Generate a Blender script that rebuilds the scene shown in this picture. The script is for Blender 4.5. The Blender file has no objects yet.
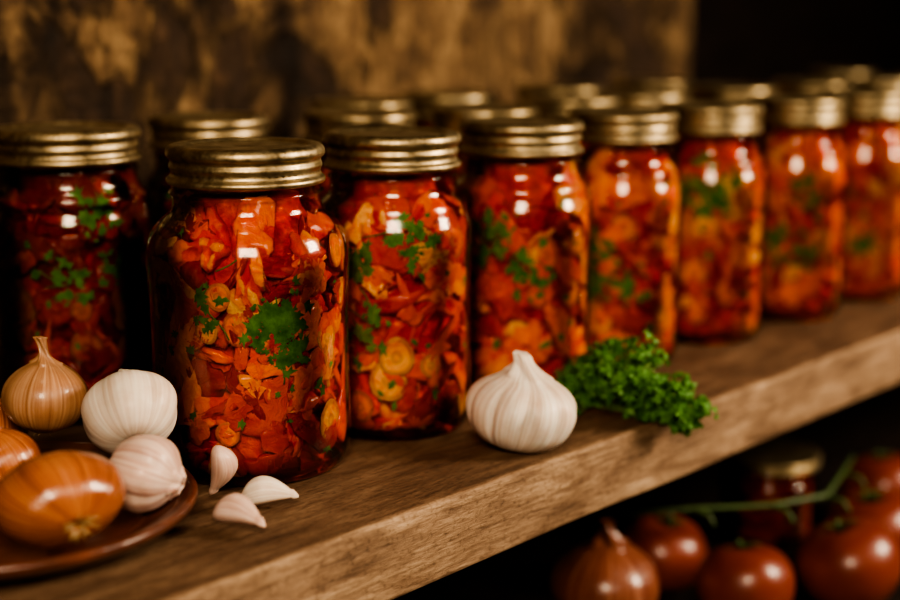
import bpy, math, random
from mathutils import Vector, Matrix, Quaternion, noise as mnoise

scene = bpy.context.scene
COL = scene.collection
try:
    scene.view_settings.view_transform = 'AgX'
    scene.view_settings.look = 'AgX - High Contrast'
except Exception:
    pass

# ------------------------------------------------------------ mesh helpers
class MB:
    def __init__(s):
        s.v=[]; s.f=[]; s.m=[]; s.t=[]
    def add(s, verts, faces, mat=0, tint=None):
        o=len(s.v)
        s.v += [tuple(p) for p in verts]
        if tint is None: s.t += [(0.5,0.5,0.5)]*len(verts)
        elif isinstance(tint, list): s.t += tint
        else: s.t += [tint]*len(verts)
        for f in faces:
            s.f.append(tuple(i+o for i in f)); s.m.append(mat)
    def mesh(s, name, mats, smooth=True):
        me=bpy.data.meshes.new(name)
        me.from_pydata(s.v,[],s.f)
        for m in mats: me.materials.append(m)
        me.polygons.foreach_set('material_index', s.m)
        me.polygons.foreach_set('use_smooth',[smooth]*len(s.f))
        a=me.attributes.new('tint','FLOAT_VECTOR','POINT')
        a.data.foreach_set('vector',[c for t in s.t for c in t])
        me.update()
        return me

def obj(name, me, parent=None, loc=(0,0,0), rot=None, scale=None):
    o=bpy.data.objects.new(name, me); COL.objects.link(o)
    o.location=loc
    if rot is not None:
        o.rotation_mode='QUATERNION'; o.rotation_quaternion=rot
    if scale is not None: o.scale=scale
    if parent is not None: o.parent=parent
    return o

def empty(name, loc=(0,0,0), rotz=0):
    o=bpy.data.objects.new(name,None); COL.objects.link(o)
    o.location=loc; o.rotation_euler=(0,0,rotz); o.empty_display_size=.02
    return o

def smooth_profile(p, n=4):
    out=[]
    L=len(p)
    for i in range(L-1):
        p0=p[max(i-1,0)];p1=p[i];p2=p[i+1];p3=p[min(i+2,L-1)]
        for k in range(n):
            t=k/n
            q=[]
            for c in range(2):
                a,b,cc,d=p0[c],p1[c],p2[c],p3[c]
                q.append(.5*((2*b)+(-a+cc)*t+(2*a-5*b+4*cc-d)*t*t+(-a+3*b-3*cc+d)*t**3))
            q[0]=max(q[0],0)
            out.append(tuple(q))
    out.append(p[-1])
    return out

def lathe(profile, segs=48, fn=None, streak=False, k=4.0):
    verts=[];faces=[];tint=[]
    n=len(profile)
    for i,(r,z) in enumerate(profile):
        for j in range(segs):
            ph=2*math.pi*j/segs
            if fn: verts.append(fn(r,z,ph,i/(n-1)))
            else: verts.append((r*math.cos(ph),r*math.sin(ph),z))
            tint.append((k*math.cos(ph),k*math.sin(ph),i/(n-1)*1.2))
    for i in range(n-1):
        for j in range(segs):
            a=i*segs+j;b=i*segs+(j+1)%segs
            faces.append((a,b,b+segs,a+segs))
    return verts,faces,(tint if streak else None)

def tube(pts, rad, segs=6):
    verts=[];faces=[]
    n=len(pts)
    for i,p in enumerate(pts):
        p=Vector(p)
        d=(Vector(pts[min(i+1,n-1)])-Vector(pts[max(i-1,0)])).normalized()
        u=d.orthogonal().normalized() if abs(d.z)>.9 else d.cross(Vector((0,0,1))).normalized()
        w=d.cross(u)
        r=rad[i] if isinstance(rad,(list,tuple)) else rad
        for j in range(segs):
            a=2*math.pi*j/segs
            verts.append(p+u*(r*math.cos(a))+w*(r*math.sin(a)))
    for i in range(n-1):
        for j in range(segs):
            a=i*segs+j;b=i*segs+(j+1)%segs
            faces.append((a,b,b+segs,a+segs))
    faces.append(tuple(range(segs-1,-1,-1)))
    faces.append(tuple((n-1)*segs+j for j in range(segs)))
    return verts,faces

# ------------------------------------------------------------ material helpers
class NT:
    def __init__(s,name):
        s.mat=bpy.data.materials.new(name); s.mat.use_nodes=True
        s.nt=s.mat.node_tree; s.nt.nodes.clear()
        s.out=s.n('ShaderNodeOutputMaterial')
    def n(s,t,**kw):
        nd=s.nt.nodes.new(t)
        for k,v in kw.items(): setattr(nd,k,v)
        return nd
    def l(s,a,b): s.nt.links.new(a,b)
    def noise(s,vec,scale,detail=6,rough=.55,dist=0):
        nd=s.n('ShaderNodeTexNoise'); nd.inputs['Scale'].default_value=scale
        nd.inputs['Detail'].default_value=detail; nd.inputs['Roughness'].default_value=rough
        nd.inputs['Distortion'].default_value=dist
        if vec is not None: s.l(vec,nd.inputs['Vector'])
        return nd.outputs['Fac']
    def coord(s,which='Object',scale=(1,1,1)):
        tc=s.n('ShaderNodeTexCoord'); mp=s.n('ShaderNodeMapping')
        mp.inputs['Scale'].default_value=scale
        s.l(tc.outputs[which],mp.inputs['Vector']); return mp.outputs['Vector']
    def attr(s,name,scale=(1,1,1)):
        a=s.n('ShaderNodeAttribute'); a.attribute_name=name
        mp=s.n('ShaderNodeMapping'); mp.inputs['Scale'].default_value=scale
        s.l(a.outputs['Vector'],mp.inputs['Vector']); return mp.outputs['Vector']
    def ramp(s,fac,stops):
        r=s.n('ShaderNodeValToRGB'); e=r.color_ramp.elements
        while len(e)<len(stops): e.new(.5)
        for i,(p,c) in enumerate(stops):
            e[i].position=p; e[i].color=(*c,1) if len(c)==3 else c
        s.l(fac,r.inputs['Fac']); return r.outputs['Color']
    def mix(s,fac,a,b,mode='MIX'):
        m=s.n('ShaderNodeMix',data_type='RGBA',blend_type=mode)
        for sock,v in ((m.inputs[0],fac),(m.inputs[6],a),(m.inputs[7],b)):
            if isinstance(v,(int,float)): sock.default_value=v
            elif isinstance(v,tuple): sock.default_value=(*v,1)
            else: s.l(v,sock)
        return m.outputs[2]
    def bump(s,h,strength=.3,dist=.001,normal=None):
        b=s.n('ShaderNodeBump'); b.inputs['Strength'].default_value=strength
        b.inputs['Distance'].default_value=dist; s.l(h,b.inputs['Height'])
        if normal is not None: s.l(normal,b.inputs['Normal'])
        return b.outputs['Normal']
    def principled(s,color,rough=.5,metal=0,normal=None,coat=0,coat_r=.1,spec=.5,sss=0,sss_r=(.01,.004,.002),trans=0):
        p=s.n('ShaderNodeBsdfPrincipled')
        for nm,v in (('Base Color',color),('Roughness',rough)):
            sk=p.inputs[nm]
            if isinstance(v,tuple): sk.default_value=(*v,1)
            elif isinstance(v,(int,float)): sk.default_value=v
            else: s.l(v,sk)
        p.inputs['Metallic'].default_value=metal
        p.inputs['Coat Weight'].default_value=coat
        p.inputs['Coat Roughness'].default_value=coat_r
        p.inputs['Specular IOR Level'].default_value=spec
        if sss:
            p.inputs['Subsurface Weight'].default_value=sss
            p.inputs['Subsurface Radius'].default_value=sss_r
            p.inputs['Subsurface Scale'].default_value=1
        if normal is not None: s.l(normal,p.inputs['Normal'])
        s.l(p.outputs[0],s.out.inputs['Surface'])
        return p

def mat_wood(name, dark, mid, light, grain=1.0, rough=.6, lit_edge_y=None):
    m=NT(name)
    v=m.coord('Object',(5.5*grain,30*grain,42*grain))
    g=m.noise(v,1.8,10,.70,1.1)
    v2=m.coord('Object',(30*grain,260*grain,260*grain))
    fine=m.noise(v2,2.0,6,.75,.2)
    v3=m.coord('Object',(7,9,12)); blot=m.noise(v3,1.6,6,.6,.5)
    v4=m.coord('Object',(260,260,260)); speck=m.noise(v4,1.5,3,.6)
    c=m.ramp(g,[(.30,dark),(.48,mid),(.68,light)])
    c=m.mix(m.ramp(fine,[(.38,(0,0,0)),(.58,(1,1,1))]),m.mix(1.0,c,(.60,.54,.50),'MULTIPLY'),c)
    c=m.mix(m.ramp(blot,[(.35,(0,0,0)),(.65,(1,1,1))]),m.mix(1.0,c,(.60,.55,.51),'MULTIPLY'),c)
    c=m.mix(m.ramp(speck,[(.32,(.7,.7,.7)),(.45,(0,0,0))]),c,m.mix(1.0,c,(.5,.45,.4),'MULTIPLY'))
    if lit_edge_y is not None:  # top darker than front face: lit contrast painted into the wood colour
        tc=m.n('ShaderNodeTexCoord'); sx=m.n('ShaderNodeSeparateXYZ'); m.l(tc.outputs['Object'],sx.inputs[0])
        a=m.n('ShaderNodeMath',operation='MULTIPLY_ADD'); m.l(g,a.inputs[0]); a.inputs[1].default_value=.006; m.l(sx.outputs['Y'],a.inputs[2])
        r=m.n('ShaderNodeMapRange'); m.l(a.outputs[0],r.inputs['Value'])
        r.inputs['From Min'].default_value=lit_edge_y+.0045; r.inputs['From Max'].default_value=lit_edge_y+.0085
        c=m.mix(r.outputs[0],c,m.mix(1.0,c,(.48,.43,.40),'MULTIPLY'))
    n=m.bump(g,.45,.003); n=m.bump(fine,.5,.0014,n)
    m.principled(c,rough,0,n,spec=.3)
    return m.mat
def mat_wall():
    m=NT('aged_plaster')
    v=m.coord('Object',(6,6,3.6)); a=m.noise(v,1.5,9,.66,.9)
    v2=m.coord('Object',(26,26,14)); b=m.noise(v2,1.7,8,.68,.8)
    v3=m.coord('Object',(70,70,50)); d=m.noise(v3,2,6,.7)
    v4=m.coord('Object',(9,9,1.2)); e=m.noise(v4,1.3,4,.6,.3)
    c1=m.ramp(b,[(.3,(.055,.030,.014)),(.48,(.17,.10,.046)),(.68,(.42,.28,.14))])
    c2=m.ramp(b,[(.3,(.012,.007,.004)),(.55,(.06,.032,.016)),(.75,(.18,.10,.05))])
    msk=m.ramp(a,[(.45,(0,0,0)),(.51,(1,1,1))])
    c=m.mix(msk,c2,c1); c=m.mix(m.ramp(d,[(.35,(0,0,0)),(.6,(1,1,1))]),m.mix(1.0,c,(.5,.46,.42),'MULTIPLY'),c)
    c=m.mix(m.ramp(e,[(.36,(0,0,0)),(.54,(1,1,1))]),m.mix(1.0,c,(.24,.20,.17),'MULTIPLY'),c)
    n=m.bump(msk,.9,.010); n=m.bump(b,.9,.009,n); n=m.bump(d,.5,.004,n)
    m.principled(c,.7,0,n,spec=.3)
    return m.mat
def mat_glass():
    m=NT('jar_glass')
    fr=m.n('ShaderNodeFresnel'); fr.inputs['IOR'].default_value=1.5
    tr=m.n('ShaderNodeBsdfTransparent'); tr.inputs['Color'].default_value=(.98,.97,.95,1)
    gl=m.n('ShaderNodeBsdfGlossy'); gl.inputs['Roughness'].default_value=.12
    gl.inputs['Color'].default_value=(1,.96,.90,1)
    h=m.noise(m.coord('Object',(1,1,.6)),30,2,.4)
    n=m.bump(h,.35,.003); m.l(n,gl.inputs['Normal']); m.l(n,fr.inputs['Normal'])
    mt=m.n('ShaderNodeMath',operation='MULTIPLY_ADD'); m.l(fr.outputs[0],mt.inputs[0]); mt.inputs[1].default_value=1.05; mt.inputs[2].default_value=.0
    mt.use_clamp=True
    mx=m.n('ShaderNodeMixShader'); m.l(mt.outputs[0],mx.inputs[0]); m.l(tr.outputs[0],mx.inputs[1]); m.l(gl.outputs[0],mx.inputs[2])
    m.l(mx.outputs[0],m.out.inputs['Surface']); return m.mat
def mat_brine():
    m=NT('chili_brine')
    f=m.noise(m.coord('Object'),38,4,.6,.5)
    c=m.ramp(f,[(.38,(.84,.28,.09)),(.50,(.96,.52,.22)),(.63,(1,.82,.52))])
    tr=m.n('ShaderNodeBsdfTransparent'); m.l(c,tr.inputs['Color'])
    m.l(tr.outputs[0],m.out.inputs['Surface']); return m.mat
def mat_core():
    m=NT('chili_paste')
    f=m.noise(m.coord('Object'),90,6,.65,.4)
    c=m.ramp(f,[(.3,(.20,.010,.003)),(.5,(.46,.040,.007)),(.7,(.76,.16,.02))])
    m.principled(c,.35,0,m.bump(f,.8,.003),coat=.2,spec=.4); return m.mat
def mat_veg():
    m=NT('pickled_vegetables')
    a=m.n('ShaderNodeAttribute'); a.attribute_name='tint'
    f=m.noise(m.coord('Object'),90,7,.68,.8)
    f2=m.noise(m.coord('Object'),420,4,.6)
    st=m.ramp(f,[(.42,(0,0,0)),(.64,(.95,.95,.95))])
    c=m.mix(st,a.outputs['Color'],m.mix(1.0,a.outputs['Color'],(.82,.36,.16),'MULTIPLY'))
    n=m.bump(f,.7,.004); n=m.bump(f2,.3,.001,n)
    p=m.principled(c,.32,0,n,coat=.25,coat_r=.1,spec=.45)
    tl=m.n('ShaderNodeBsdfTranslucent'); m.l(c,tl.inputs['Color'])
    mx=m.n('ShaderNodeMixShader'); mx.inputs[0].default_value=.25
    m.l(p.outputs[0],mx.inputs[1]); m.l(tl.outputs[0],mx.inputs[2]); m.l(mx.outputs[0],m.out.inputs['Surface'])
    return m.mat
def mat_leaf(name,c1,c2,tr=.25):
    m=NT(name)
    f=m.noise(m.coord('Object'),150,4,.6)
    c=m.ramp(f,[(.3,c1),(.7,c2)])
    p=m.principled(c,.5,0,None,spec=.3)
    tl=m.n('ShaderNodeBsdfTranslucent'); m.l(c,tl.inputs['Color'])
    mx=m.n('ShaderNodeMixShader'); mx.inputs[0].default_value=tr
    m.l(p.outputs[0],mx.inputs[1]); m.l(tl.outputs[0],mx.inputs[2]); m.l(mx.outputs[0],m.out.inputs['Surface'])
    return m.mat
def mat_lid():
    m=NT('brass_lid_metal')
    f=m.noise(m.coord('Object'),45,6,.6,.3); g=m.noise(m.coord('Object'),260,4,.7)
    c=m.ramp(f,[(.3,(.12,.088,.05)),(.5,(.32,.25,.145)),(.75,(.52,.43,.28))])
    r=m.ramp(g,[(.3,(.32,.32,.32)),(.7,(.56,.56,.56))])
    m.principled(c,r,1.0,m.bump(g,.25,.0006)); return m.mat
def mat_streak(name,stops,rough=.35,coat=.2,freq=3.0,bs=.35,sss=0.0):
    m=NT(name)
    v=m.attr('tint',(freq,freq,.7)); a=m.noise(v,1.0,6,.65,.2)
    b=m.noise(m.coord('Object'),55,4,.6)
    c=m.ramp(a,stops)
    c=m.mix(m.ramp(b,[(.4,(0,0,0)),(.75,(.6,.6,.6))]),c,m.mix(1.0,c,(.80,.62,.5),'MULTIPLY'))
    m.principled(c,rough,0,m.bump(a,bs,.0012),coat=coat,coat_r=.15,sss=sss,spec=.45); return m.mat
def mat_simple(name,c1,c2,scale=60,rough=.5,bs=.3,bd=.001,coat=0,metal=0):
    m=NT(name); f=m.noise(m.coord('Object'),scale,6,.6,.3)
    m.principled(m.ramp(f,[(.3,c1),(.7,c2)]),rough,metal,m.bump(f,bs,bd),coat=coat); return m.mat

M_shelf=mat_wood('shelf_wood',(.17,.105,.064),(.33,.220,.138),(.54,.395,.26),lit_edge_y=-.2115)
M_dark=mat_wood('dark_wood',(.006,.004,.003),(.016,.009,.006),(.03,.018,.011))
M_wall=mat_wall(); M_glass=mat_glass(); M_brine=mat_brine(); M_core=mat_core(); M_veg=mat_veg()
M_herb=mat_leaf('chopped_herb',(.02,.09,.010),(.12,.30,.035))
M_parsley=mat_leaf('parsley_leaf',(.030,.12,.015),(.13,.31,.05),.3)
M_stem=mat_simple('parsley_stem',(.12,.24,.05),(.2,.34,.08))
M_lid=mat_lid()
M_onion=mat_streak('onion_skin',[(.3,(.14,.038,.015)),(.5,(.31,.098,.036)),(.7,(.48,.20,.082))],.22,.5)
M_onion_pale=mat_streak('onion_skin_pale',[(.3,(.22,.10,.05)),(.5,(.38,.20,.105)),(.7,(.54,.34,.21))],.35,.3)
M_onion_red=mat_streak('onion_skin_red',[(.3,(.10,.022,.014)),(.5,(.18,.060,.034)),(.7,(.32,.15,.09))],.3,.3)
M_garlic=mat_streak('garlic_skin',[(.28,(.47,.36,.29)),(.5,(.64,.56,.48)),(.7,(.74,.70,.64))],.5,.05,2.4,.35,.15)
M_garlic_pink=mat_streak('garlic_skin_pink',[(.28,(.36,.18,.15)),(.5,(.58,.42,.36)),(.72,(.70,.59,.52))],.42,.1,2.4,.35,.15)
M_root=mat_simple('root_fibre',(.25,.15,.07),(.5,.35,.18),200)
M_plate=mat_simple('terracotta_glaze',(.045,.015,.009),(.14,.045,.024),45,.33,.6,.002,.3)
M_tomato=mat_simple('tomato_skin',(.12,.018,.010),(.20,.042,.020),14,.36,.1,.001,.10)
M_vine=mat_simple('tomato_vine',(.025,.05,.012),(.06,.10,.025),100)

# ------------------------------------------------------------ room + shelf
def box(name,x0,x1,y0,y1,z0,z1,mat,bevel=0,cuts=None,parent=None,rough=0):
    me=bpy.data.meshes.new(name)
    import bmesh
    bm=bmesh.new(); bmesh.ops.create_cube(bm,size=1)
    cx,cy,cz=(x0+x1)/2,(y0+y1)/2,(z0+z1)/2
    for v in bm.verts: v.co=Vector((v.co.x*(x1-x0),v.co.y*(y1-y0),v.co.z*(z1-z0)))
    if cuts:
        ed=[e for e in bm.edges if abs((e.verts[0].co-e.verts[1].co).x)>1e-4]
        bmesh.ops.subdivide_edges(bm,edges=ed,cuts=cuts,use_grid_fill=True)
    if bevel:
        ed=[e for e in bm.edges if len(e.link_faces)==2 and e.calc_face_angle()>.5]
        bmesh.ops.bevel(bm,geom=ed,offset=bevel,segments=3,profile=.6,affect='EDGES')
    if rough:
        for v in bm.verts:
            n=mnoise.noise_vector(Vector((v.co.x*9,v.co.y*3,v.co.z*20)))
            if v.co.y<0:
                v.co.y+=n.y*rough; v.co.z+= n.z*rough*.4 if v.co.z<0 else -abs(n.z)*rough*.3
    bm.to_mesh(me); bm.free(); me.materials.append(mat)
    for p in me.polygons: p.use_smooth=bool(bevel)
    o=obj(name,me,parent,(cx,cy,cz)); return o

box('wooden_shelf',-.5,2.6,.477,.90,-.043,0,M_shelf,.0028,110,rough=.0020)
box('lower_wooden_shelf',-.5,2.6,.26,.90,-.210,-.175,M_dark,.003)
box('wall_back',-.6,1.40,.90,1.0,-.7,1.4,M_wall)
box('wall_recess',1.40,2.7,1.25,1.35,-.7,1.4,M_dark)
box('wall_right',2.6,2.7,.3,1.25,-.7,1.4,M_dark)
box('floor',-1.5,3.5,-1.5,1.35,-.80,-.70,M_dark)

# ------------------------------------------------------------ jars
def body_profile(R,nr):
    return [(0,.005),(.45*R,.0045),(.76*R,.002),(.84*R,.0003),(.92*R,.0025),(.975*R,.009),(1.0*R,.020),(.995*R,.032),(.985*R,.06),
            (.985*R,.090),(.998*R,.106),(1.006*R,.115),(.995*R,.1225),(.95*R,.1300),((nr+.13)*R,.1360),((nr+.035)*R,.1405),(nr*R,.1455),(nr*R,.154),(nr*R,.174)]
def interp(prof):
    def f(z):
        for i in range(3,len(prof)-1):
            a,b=prof[i],prof[i+1]
            if a[1]<=z<=b[1]:
                t=(z-a[1])/max(b[1]-a[1],1e-9); return a[0]+(b[0]-a[0])*t
        return prof[3][0] if z<prof[3][1] else prof[-1][0]
    return f

def glass_mesh(R,nr):
    b=MB(); p=[(r,max(z,.0002)) for r,z in smooth_profile(body_profile(R,nr),3)]
    v,f,_=lathe(p,64); b.add(v,f,0)
    for zz in (.1515,):
        pr=[(nr*R-.0005,zz-.0016),(nr*R+.0012,zz-.0008),(nr*R+.0016,zz),(nr*R+.0012,zz+.0008),(nr*R-.0005,zz+.0016)]
        v,f,_=lathe(pr,64); b.add(v,f,0)
    return b.mesh('glass',[M_glass])
def lid_mesh(L):
    T=.1765
    pr=[(0,-.0016),(.5,-.0014),(.74,-.0016),(.79,-.0012),(.82,.0000),(.90,.0003),(.96,-.0003),(1.0,-.0020),(1.012,-.0045),(.995,-.0062),(.962,-.0072),(.958,-.0090),
        (.972,-.0102),(.972,-.0118),(.956,-.0130),(.955,-.0150),(.975,-.0164),(1.008,-.0174),(1.015,-.0192),(.99,-.0204),(.955,-.0206),(.94,-.018),(.94,-.004)]
    b=MB(); v,f,_=lathe([(r*L,T+z) for r,z in smooth_profile(pr,2)],72); b.add(v,f,0)
    return b.mesh('lid',[M_lid])

PAL=[((.58,.042,.009),5),((.78,.11,.012),6),((.88,.21,.020),6),((.92,.34,.04),4),((.93,.54,.14),2.4),((.38,.018,.006),4)]
PAL_SHADED=[((.30,.014,.006),5),((.42,.04,.009),4),((.52,.09,.016),2.5),((.22,.009,.004),4)]  # shade painted into the left jar's contents; reused for back and lower jars
def pick(rng,pal=PAL):
    s=sum(w for _,w in pal); x=rng.random()*s
    for c,w in pal:
        x-=w
        if x<=0: break
    k=rng.uniform(.85,1.1)
    return tuple(min(ch*k,1) for ch in c)

def contents_mesh(R,nr,seed,nchunk=190,herb=90,clusters=(),slices=26,pal=PAL,core_mat=None):
    rng=random.Random(seed); b=MB()
    outer=interp(body_profile(R,nr)); rin=lambda z: outer(z)-.0026
    ZT=.150
    zs=[.0065+i*(ZT-.0065)/40 for i in range(41)]
    core=[(0,.0065)]+[(max(rin(z)-.0090,.001),z) for z in zs]+[(0,ZT)]
    v,f,_=lathe(core,40,lambda r,z,ph,t:(r*math.cos(ph)*(1+.03*math.sin(5*ph+z*90)),r*math.sin(ph)*(1+.03*math.sin(4*ph-z*70)),z))
    b.add(v,f,0)
    br=[(0,.0058)]+[(rin(z)-.0012,z) for z in zs]+[(0,ZT+.0005)]
    def bf(r,z,ph,t):
        k=0 if r<.004 else .0014*mnoise.noise(Vector((math.cos(ph)*3+seed,math.sin(ph)*3,z*90)))
        return ((r+k)*math.cos(ph),(r+k)*math.sin(ph),z)
    v,f,_=lathe(br,56,bf); b.add(v,f,1)
    def place(verts,z,ph,depth,twist,tilt1,tilt2):
        M=Matrix.Rotation(ph,3,'Z')@Matrix.Rotation(math.pi/2,3,'Y')
        M=M@Matrix.Rotation(tilt1,3,'X')@Matrix.Rotation(tilt2,3,'Y')@Matrix.Rotation(twist,3,'Z')
        rr=rin(z)-depth
        c=Vector((rr*math.cos(ph),rr*math.sin(ph),z)); out=[]
        for p in verts:
            q=M@Vector(p)+c
            q.z=min(max(q.z,.0068),ZT+.002)
            lim=rin(q.z); r=math.hypot(q.x,q.y)
            if r>lim: q.x*=lim/r; q.y*=lim/r
            out.append(q)
        return out
    def blob(a,bb,c,nu=20,nv=11,bend=0,pw=.8,wav=1):
        vs=[];fs=[]; p1,p2,p3,p4=[rng.uniform(0,6.28) for _ in range(4)]
        amp=rng.uniform(.12,.32)
        for i in range(nv+1):
            th=math.pi*i/nv
            for j in range(nu):
                ph=2*math.pi*j/nu
                x=math.sin(th)*math.cos(ph);y=math.sin(th)*math.sin(ph);z=math.cos(th)
                x=math.copysign(abs(x)**pw,x); y=math.copysign(abs(y)**pw,y)
                k=1+amp*math.sin(3*x+p1)*math.cos(2.5*y+p2)+.08*math.sin(7*ph+p4)
                X=x*a*k;Y=y*bb*k*(1+.3*math.sin(2*x+p3))+.25*bb*math.sin(2.2*x+p4)
                Z=z*c+bend*X*X/a+ wav*.5*c*math.sin(4.5*x+p2)*math.cos(4*y+p1)+.25*c*math.sin(9*y+p3)
                vs.append((X,Y,Z))
        for i in range(nv):
            for j in range(nu):
                q=i*nu+j;w=i*nu+(j+1)%nu
                fs.append((q,w,w+nu,q+nu))
        return vs,fs
    for _ in range(nchunk):
        z=rng.uniform(.008,.139); ph=rng.uniform(0,6.283)
        kind=rng.random()
        if kind<.45: a,bb,c=rng.uniform(.007,.015),rng.uniform(.005,.010),rng.uniform(.0028,.0052)
        elif kind<.68: a,bb,c=rng.uniform(.013,.028),rng.uniform(.0022,.0044),rng.uniform(.002,.0036)
        else: a,bb,c=rng.uniform(.012,.025),rng.uniform(.008,.013),rng.uniform(.0022,.0038)
        vs,fs=blob(a,bb,c,bend=rng.uniform(-.4,.15))
        vs=place(vs,z,ph,rng.uniform(.0018,.0090),rng.uniform(0,6.28),rng.gauss(0,.42),rng.gauss(0,.42))
        b.add(vs,fs,2,pick(rng,pal))
    for _ in range(slices):
        z=rng.uniform(.014,.128); ph=rng.uniform(0,6.283)
        r=rng.uniform(.007,.0130); h=.0014; N=18
        vs=[];tn=[];fs=[]
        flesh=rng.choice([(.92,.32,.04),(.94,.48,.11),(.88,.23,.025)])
        if pal is PAL_SHADED: flesh=tuple(x*.5 for x in flesh)
        rim=tuple(x*.65 for x in flesh)
        rings=[(0,-h,flesh),(.5,-h,flesh),(.92,-h,rim),(1.0,0,rim),(.95,h,rim),(.80,h*1.25,rim),(.70,h*.9,flesh),(.38,h*.75,flesh),(.26,h*1.0,tuple(x*.7 for x in flesh)),(0,h*.7,flesh)]
        for (q,zz,cc) in rings:
            for j in range(N):
                an=2*math.pi*j/N; w=1+.05*math.sin(3*an+r*900)
                vs.append((q*r*w*math.cos(an),q*r*.93*w*math.sin(an),zz)); tn.append(cc)
        for i in range(len(rings)-1):
            for j in range(N):
                q=i*N+j;w=i*N+(j+1)%N; fs.append((q,w,w+N,q+N))
        vs=place(vs,z,ph,rng.uniform(.0002,.0018),0,rng.gauss(0,.2),rng.gauss(0,.2))
        b.add(vs,fs,2,tn)
    def leaf(z,ph,big=1.0):
        n=rng.choice([5,6,7,8]); s=rng.uniform(.0010,.0034)*big
        vs=[(0,0,rng.uniform(0,.0008))]
        for j in range(n*2):
            an=math.pi*j/n; rr=s*(1.0 if j%2 else rng.uniform(.35,.8))*rng.uniform(.7,1.3)
            vs.append((rr*math.cos(an)*1.5,rr*math.sin(an),rng.uniform(-.0005,.0005)))
        fs=[(0,1+j,1+(j+1)%(2*n)) for j in range(2*n)]
        vs=place(vs,z,ph,rng.uniform(-.0030,.0002),rng.uniform(0,6.28),rng.gauss(0,.12),rng.gauss(0,.12))
        vs=[Vector((p.x*1.008,p.y*1.008,p.z)) for p in vs]
        b.add(vs,fs,3)
    for _ in range(herb): leaf(rng.uniform(.012,.138),rng.uniform(0,6.283))
    for (pc,zc,sp,sz,n) in clusters:
        for _ in range(n): leaf(rng.gauss(zc,sz),pc+rng.gauss(0,sp),1.3)
        for _ in range(max(2,n//8)):   # thin herb stems
            z0=rng.gauss(zc,sz); p0=pc+rng.gauss(0,sp); L=rng.uniform(.010,.020); an=rng.uniform(0,6.28)
            pts=[]
            for k in range(6):
                t=k/5; zz=z0+L*t*math.sin(an); pp=p0+L*t*math.cos(an)/R+.03*math.sin(3*t)
                zz=min(max(zz,.012),.138); rr=rin(zz)+.0001
                pts.append((rr*math.cos(pp),rr*math.sin(pp),zz))
            if (Vector(pts[0])-Vector(pts[-1])).length>.004:
                vv,ff=tube(pts,.0004,4); b.add(vv,ff,3)
    return b.mesh('contents',[core_mat or M_core,M_brine,M_veg,M_herb])

def make_jar(name,x,y,gm,lm,cm,rotz=0,zs=1.0):
    e=empty(name,(x,y,0.0),rotz)
    for nm,me in (('glass',gm),('lid',lm),('contents',cm)):
        o=obj(nm,me,e)
        o.scale=(1,1,zs)
    return e
NAME='pickled_vegetable_jar'
M_core_shaded=mat_simple('shaded_chili_paste',(.05,.003,.002),(.20,.015,.006),90,.35,.8,.003,.3)  # same paste with shade put into its colour
def cam_phi(x,y): return math.atan2(-y,-x)
front=[(.5025,.6005,.0545,.735,.0420,1),(.6085,.5945,.0466,.79,.0400,2),(.7250,.5925,.0468,.80,.0400,3),(.8380,.5930,.0430,.80,.0382,4),
       (.9415,.5860,.0435,.80,.0382,5),(1.0560,.5770,.0425,.80,.0372,6),(1.1670,.5730,.0430,.80,.0374,7),(.5000,.7665,.0495,.85,.0450,8)]
for i,(x,y,R,nr,L,seed) in enumerate(front):
    pc=cam_phi(x,y)
    rng=random.Random(seed*7)
    if i==0: cl=[(pc+.26,.090,.15,.009,55),(pc+.42,.072,.10,.008,24),(pc-.45,.095,.10,.010,12)]
    else: cl=[(pc+rng.uniform(-.7,.7),rng.uniform(.05,.125),.16,.008,20) for _ in range(3)]
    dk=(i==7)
    cm=contents_mesh(R,nr,seed+100,260 if i==0 else 195,34,cl,26,PAL_SHADED if dk else PAL,M_core_shaded if dk else None)
    make_jar(NAME,x,y,glass_mesh(R,nr),lid_mesh(L),cm)
g,l=glass_mesh(.044,.82),lid_mesh(.0395)
cA=contents_mesh(.044,.82,21,120,50,(),18,PAL_SHADED); cB=contents_mesh(.044,.82,22,120,50,(),18,PAL_SHADED,M_core_shaded)
back=[(.6150,.7720),(.7142,.729),(.8073,.6946),(.9423,.7186),(1.0287,.708),(1.1624,.7016),(1.29,.69),(1.40,.67),(.80,.815),(.91,.825),(1.06,.82),(1.20,.815),(1.5,.66),(1.52,.78)]
for k,(x,y) in enumerate(back):
    make_jar(NAME,x,y,g,l,cA if k%2 else cB,k*1.3)

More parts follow.
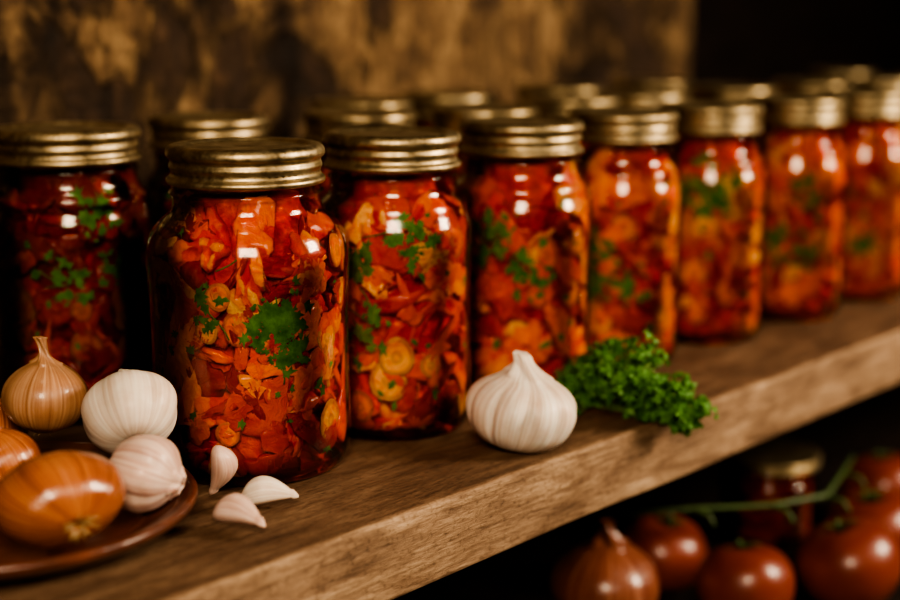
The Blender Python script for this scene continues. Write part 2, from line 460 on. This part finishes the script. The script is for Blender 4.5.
# ------------------------------------------------------------ bulbs
def axis_rot(d,spin=0): 
    return Vector(d).normalized().to_track_quat('Z','Y')@Quaternion((0,0,1),spin)
def bake(me,rot,zs):
    me.transform(rot.to_matrix().to_4x4())
    me.transform(Matrix.Diagonal((1,1,zs,1)))
    return me
def garlic(name,loc,r,axis,mat,spin=0,seed=0,lobes=8,neck=1.0,bend=.25,zs=1.0,dl=.13):
    rng=random.Random(seed); b=MB()
    pr=[(0,-.74),(.14,-.76),(.34,-.79),(.62,-.70),(.88,-.42),(1.0,-.04),(.97,.26),(.82,.50),(.58,.68),(.36,.81),(.22,.94),(.17,.96+.2*neck),(.16,.96+.42*neck),(.13,.96+.52*neck),(.0,.96+.50*neck)]
    offs=[rng.uniform(-.045,.045) for _ in range(lobes)]
    def fn(rr,z,ph,t):
        a=ph*lobes/2/math.pi; i=int(a)%lobes; fr=a-int(a)
        s=math.sin(math.pi*fr)
        w=math.exp(-((z-.0)/.62)**2)
        m=1-dl*w*(1-s)**1.6+offs[i]*w*s
        m*=1+.05*math.sin(2*ph+seed)
        if z>.75: m*=1+.16*math.sin(5*ph+z*6)
        x=rr*m*math.cos(ph); y=rr*m*math.sin(ph)
        k=max(z-.65,0)
        return ((x+bend*k)*r,(y+bend*.3*k)*r,z*r)
    v,f,t=lathe(smooth_profile(pr,4),96,fn,True); b.add(v,f,0,t)
    for _ in range(26):
        a=rng.uniform(0,6.28);q=rng.uniform(.02,.16)*r
        p0=Vector((q*math.cos(a),q*math.sin(a),-.74*r)); p1=p0+Vector((q*.6*math.cos(a),q*.6*math.sin(a),-.035*r)); 
        vv,ff=tube([p0,(p0+p1)/2,p1],.012*r,4); b.add(vv,ff,1)
    return obj(name,bake(b.mesh(name,[mat,M_root]),axis_rot(axis,spin),zs),None,loc)
def onion(name,loc,r,axis,mat,spin=0,seed=0,sq=1.0,neck=1.0,zs=1.0,rootk=1.0):
    rng=random.Random(seed); b=MB()
    pr=[(0,-.85),(.08,-.86),(.16,-.875),(.34,-.85),(.70,-.66),(.94,-.32),(1,.02),(.92,.36),(.70,.65),(.44,.84),(.24,.98),(.13,1.12),(.10,1.12+.15*neck),(.11,1.12+.32*neck),(.14,1.12+.42*neck),(0,1.12+.36*neck)]
    def fn(rr,z,ph,t):
        m=1+.018*math.sin(3*ph+seed)+.01*math.sin(9*ph+seed*2)
        if z>.9: m*=1+.25*math.sin(4*ph+z*9)
        k=max(z-.9,0)
        return ((rr*m*math.cos(ph)+.25*k)*r,rr*m*math.sin(ph)*r,z*r*sq)
    v,f,t=lathe(smooth_profile(pr,4),72,fn,True,5.0); b.add(v,f,0,t)
    for _ in range(46):
        a=rng.uniform(0,6.28);q=rng.uniform(.02,.14)*r; L=rng.uniform(.06,.20)*r*rootk
        p0=Vector((q*math.cos(a),q*math.sin(a),-.84*r*sq)); d=Vector((math.cos(a)*rng.uniform(.3,1.6),math.sin(a)*rng.uniform(.3,1.6),-.5)).normalized()
        vv,ff=tube([p0,p0+d*L*.5,p0+d*L+Vector((0,0,.0))],[.014*r,.011*r,.006*r],4); b.add(vv,ff,1)
    return obj(name,bake(b.mesh(name,[mat,M_root]),axis_rot(axis,spin),zs),None,loc)

Fv=Vector((.7426,.6698,0)); Rv=Vector((.6698,-.7426,0)); Uv=Vector((0,0,1))
# plate
PX,PY=.350,.6060
b=MB(); s=.092
pp=[(0,.0035),(.3,.0035),(.62,.0042),(.70,.0050),(.72,.0064),(.75,.0066),(.80,.0085),(.88,.0120),(.90,.0138),(.93,.0145),(.97,.0165),(1.0,.0162),(1.008,.0145),(.99,.0115),(.90,.0065),(.78,.0026),(.66,.0008),(.60,.0),(.3,.0),(0,.0)]
v,f,_=lathe([(r*s,z) for r,z in smooth_profile(pp,3)],96); b.add(v,f,0)
obj('terracotta_plate',b.mesh('terracotta_plate',[M_plate]),None,(PX,PY,0))

onion('onion',(.3455,.5500,.0300),.0300,(-Rv*.56+Fv*.74+Uv*.32),M_onion,.4,1,.90,.3,.76,1.5)
onion('onion',(.3620,.6270,.0255),.0200,(-.2,.3,1),M_onion,0,2,.95,.5)
onion('onion',(.3965,.6385,.0510),.0218,(.10,.0,1),M_onion_pale,.8,3,.92,1.05)
onion('onion',(.388,.6770,.0260),.0180,(.3,.3,1),M_onion,.8,4,.95,.3)
onion('onion',(.298,.590,.0290),.0210,(-.3,-.1,1),M_onion_red,.8,5,.9,.5)
onion('onion',(.310,.650,.0290),.0220,(-.3,.2,1),M_onion,.8,6,.9,.5)
garlic('garlic_bulb',(.3990,.5590,.0270),.0208,(Rv*.80-Fv*.15-Uv*.25),M_garlic_pink,.3,11,6,-.3,.1,.92,.08)
garlic('garlic_bulb',(.4200,.5990,.0455),.0255,(Fv*.75+Uv*.62-Rv*.25),M_garlic,.9,12,6,.1,.2,.92,.08)
garlic('garlic_bulb',(.6225,.5060,.0215),.0318,(Rv*.20+Fv*.0+Uv*1),M_garlic,.35,13,9,.38,.75,.84,.12)

def clove(name,loc,L,direction,roll,seed,mat):
    rng=random.Random(seed); b=MB(); n=22; sg=28
    vs=[];fs=[];tn=[]
    for i in range(n+1):
        t=i/n
        w=(math.sin(math.pi*min(t*1.02,1)**.72)**.75) if 0<t<1 else 0
        w=w*.30*(1-.25*t)+ (.035 if t>.9 else 0)*(1 if t<1 else .6)
        if t<.02: w=.05
        cx=.10*math.sin(math.pi*t)
        for j in range(sg):
            a=2*math.pi*j/sg
            y=math.cos(a);z=math.sin(a)
            z=z*(1.0 if z>0 else .55)
            ridge=1+.12*max(0,math.cos(a*1.0-math.pi/2))**6
            vs.append(((t-.5)*L,y*w*L*.95*ridge,(z*w*1.05*ridge+cx)*L)); tn.append((3*math.cos(a),3*math.sin(a),t*.8))
    for i in range(n):
        for j in range(sg):
            q=i*sg+j;w_=i*sg+(j+1)%sg; fs.append((q,w_,w_+sg,q+sg))
    fs.append(tuple(range(sg-1,-1,-1))); fs.append(tuple(n*sg+j for j in range(sg)))
    b.add(vs,fs,0,tn)
    q=Vector(direction).normalized().to_track_quat('X','Z')@Quaternion((1,0,0),roll)
    return obj(name,bake(b.mesh(name,[mat]),q,1),None,loc)
clove('garlic_clove',(.4560,.5335,.0058),.029,(Rv*1.0+Fv*.12),.15,1,M_garlic)
clove('garlic_clove',(.4235,.5180,.0062),.031,(Rv*.9-Fv*.55),-.3,2,M_garlic_pink)
clove('garlic_clove',(.4400,.5575,.0185),.029,(-Uv*1.0-Rv*.22+Fv*.25),1.9,3,M_garlic_pink)

# ------------------------------------------------------------ parsley
def parsley():
    rng=random.Random(5); b=MB()
    spine=[(.703,.536,.015),(.707,.517,.022),(.710,.502,.022),(.714,.485,.017),(.719,.468,.009),(.723,.454,.001)]
    rad=[.014,.022,.024,.020,.014,.009]
    def sp(t):
        k=t*(len(spine)-1);i=min(int(k),len(spine)-2);f=k-i
        return Vector(spine[i]).lerp(Vector(spine[i+1]),f),rad[i]*(1-f)+rad[i+1]*f
    def ok(p):
        if p.y>.474 and p.z<.0012: p.z=.0012+rng.uniform(0,.003)
        return p
    def leaflet(p,nrm,s):
        M=nrm.to_track_quat('Z','Y').to_matrix()@Matrix.Rotation(rng.uniform(0,6.28),3,'Z')
        ph0=rng.uniform(0,6.28); N=18
        vs=[p.copy()]
        for ring in (.45,.8,1.0):
            for j in range(N):
                a=2*math.pi*j/N
                lob=.50+.50*abs(math.cos(1.5*a))**.7
                tooth=1+(.18*(1 if j%2 else -1) if ring==1.0 else 0)
                rr=s*ring*lob*tooth
                z=s*(.42*math.sin(4*a+ph0)*ring**2-.25*ring**2)
                vs.append(ok(p+M@Vector((rr*math.cos(a),rr*math.sin(a),z))))
        fs=[(0,1+j,1+(j+1)%N) for j in range(N)]
        for q in range(2):
            for j in range(N):
                x=1+q*N+j;y=1+q*N+(j+1)%N; fs.append((x,x+N,y+N,y))
        b.add(vs,fs,0)
    for _ in range(230):
        c,r=sp(min(1,rng.betavariate(1.1,1.4)))
        d=Vector((rng.gauss(0,1),rng.gauss(0,1),rng.gauss(.1,.8))).normalized()
        k=rng.uniform(.3,1.0)
        p=ok(c+Vector((d.x*r*k,d.y*r*k*.8,d.z*r*k*.85)))
        nrm=(d+Vector((rng.gauss(0,.5),rng.gauss(0,.5),rng.gauss(.4,.4)))).normalized()
        leaflet(p,nrm,rng.uniform(.0038,.0068))
    for _ in range(52):
        t=rng.random()**.8
        c,r=sp(t)
        d=Vector((rng.gauss(0,.9),rng.gauss(-.2,.65),rng.gauss(.45,.45))).normalized()
        L=r*rng.uniform(1.05,1.75)
        root=Vector((c.x,c.y,max(c.z*.5,.002) if c.y>.477 else c.z)); tip=c+Vector((d.x*L,d.y*L*.85,d.z*L*.85)); tip=ok(tip)
        if tip.y>.540: tip.y=.540
        mid=ok((root+tip)/2+Vector((0,0,.003)))
        vv,ff=tube([root,mid,tip],[.0010,.0008,.0006],5); b.add(vv,ff,1)
        for q in range(rng.randint(5,8)):
            o=Vector((rng.gauss(0,1),rng.gauss(0,1),rng.gauss(0,.8)))*.0036
            leaflet(ok(tip+o-d*rng.uniform(0,.006)),(d+o.normalized()*.8+Vector((0,0,.4))).normalized(),rng.uniform(.0030,.0052))
    for _ in range(16):
        c0,r0=sp(rng.uniform(.2,.5)); L=rng.uniform(.030,.042)
        a=Vector((c0.x,c0.y,.004)); e=a+Vector((rng.uniform(.3,1),rng.uniform(-.9,-.2),0)).normalized()*L
        e.z=.003 if e.y>.477 else -.002; mid=(a+e)/2; mid.z=.007
        vv,ff=tube([a,mid,e],[.0010,.0009,.0007],5); b.add(vv,ff,1)
        for q in range(3):
            leaflet(e+Vector((rng.gauss(0,.002),rng.gauss(0,.002),.002)),Vector((rng.gauss(0,.4),rng.gauss(0,.4),1)).normalized(),rng.uniform(.0024,.0040))
    obj('parsley_bunch',b.mesh('parsley_bunch',[M_parsley,M_stem]))
parsley()

# ------------------------------------------------------------ lower shelf things
LZ=-.175
def tomato(loc,r,seed,axis=(0,0,1)):
    rng=random.Random(seed); b=MB()
    pr=[(0,-.80),(.25,-.81),(.6,-.68),(.9,-.35),(1,.02),(.95,.38),(.75,.66),(.48,.80),(.25,.80),(.10,.73),(0,.70)]
    def fn(rr,z,ph,t):
        m=1+.025*math.sin(5*ph+seed)*abs(z)
        return (rr*m*math.cos(ph)*r,rr*m*math.sin(ph)*r,z*r)
    v,f,_=lathe(smooth_profile(pr,4),56,fn); b.add(v,f,0)
    for k in range(5):
        a=k*2*math.pi/5+.3; d=Vector((math.cos(a),math.sin(a),0)); sd=Vector((-d.y,d.x,0))
        vs=[];fs=[]
        for i in range(7):
            t=i/6; w=.07*math.sin(math.pi*min(t+.15,1))*r*(1-t*.3)
            c=d*(t*.42*r)+Vector((0,0,(.76+.10*math.sin(t*2.6))*r))
            vs+= [c-sd*w,c+sd*w+Vector((0,0,.02*r))]
        for i in range(6): fs.append((2*i,2*i+1,2*i+3,2*i+2))
        b.add(vs,fs,1)
    vv,ff=tube([(0,0,.72*r),(.04*r,0,.88*r),(.10*r,.05*r,.96*r)],[.05*r,.05*r,.06*r],8); b.add(vv,ff,1)
    return obj('tomato',bake(b.mesh('tomato',[M_tomato,M_vine]),axis_rot(axis),1),None,loc)
onion('red_onion',(.7667,.5482,LZ+.0345),.038,(.08,-.02,1),M_onion_red,0,31,.87,.5)
tomato((.8386,.4812,LZ+.0290),.034,1,(.1,.2,1))
tomato((.9138,.4412,LZ+.0325),.037,2,(-.2,.3,1))
tomato((.8533,.5601,LZ+.0280),.033,3,(0,-.2,1))
tomato((.990,.460,LZ+.0315),.036,4,(-.2,.1,1))
tomato((1.090,.500,LZ+.0300),.035,5,(0,.2,1))
b=MB()
vp=[(.80,.575,LZ+.068),(.845,.530,LZ+.072),(.885,.490,LZ+.0735),(.93,.470,LZ+.074),(.985,.485,LZ+.075),(1.03,.50,LZ+.073)]
v,f=tube(vp,.0022,8); b.add(v,f,0)
for i in (1,2,3,4):
    p=Vector(vp[i]); v,f=tube([p,p+Vector((.004,-.012,-.003)),p+Vector((.002,-.018,-.009))],[.002,.0018,.0015],6); b.add(v,f,0)
obj('tomato_vine_stem',b.mesh('tomato_vine_stem',[M_vine]))
e=make_jar('preserve_jar',1.005,.560,glass_mesh(.038,.84),lid_mesh(.041),contents_mesh(.038,.84,44,110,10,(),8,PAL_SHADED,M_core_shaded),0,.40)
e.location=(1.008,.562,LZ)

# ------------------------------------------------------------ lights
def area(name,loc,target,size,power,color,sy=None):
    d=bpy.data.lights.new(name,'AREA'); d.energy=power; d.color=color; d.size=size
    if sy: d.shape='RECTANGLE'; d.size_y=sy
    o=bpy.data.objects.new(name,d); COL.objects.link(o); o.location=loc
    o.rotation_euler=(Vector(target)-Vector(loc)).to_track_quat('-Z','Y').to_euler(); return o
def spot(name,loc,target,deg,power,color,soft):
    d=bpy.data.lights.new(name,'SPOT'); d.energy=power; d.color=color; d.spot_size=math.radians(deg); d.spot_blend=1; d.shadow_soft_size=soft
    o=bpy.data.objects.new(name,d); COL.objects.link(o); o.location=loc
    o.rotation_euler=(Vector(target)-Vector(loc)).to_track_quat('-Z','Y').to_euler(); return o
area('window_light',(1.55,-.60,.72),(.85,.6,.08),.42,38,(1,.81,.59),.55)
area('left_fill',(-.16,-.18,.62),(.57,.6,.07),.34,13.5,(1,.79,.55))  # added fill light, brightens left sides of the front jars and the onions
spot('wall_lamp',(.30,.45,1.15),(.50,.90,.30),48,11,(1,.78,.51),.06)

w=bpy.data.worlds.new('world'); scene.world=w; w.use_nodes=True
w.node_tree.nodes['Background'].inputs[0].default_value=(.9,.62,.42,1)
w.node_tree.nodes['Background'].inputs[1].default_value=.022

# ------------------------------------------------------------ camera
cd=bpy.data.cameras.new('camera'); cd.lens=58; cd.sensor_width=36; cd.clip_start=.01
co=bpy.data.objects.new('camera',cd); COL.objects.link(co)
co.location=(0,0,.2495)
th=math.atan(296/1450)
fw=Fv*math.cos(th)-Uv*math.sin(th)
co.rotation_euler=fw.to_track_quat('-Z','Y').to_euler()
cd.dof.use_dof=True; cd.dof.focus_distance=.755; cd.dof.aperture_fstop=2.9
scene.camera=co
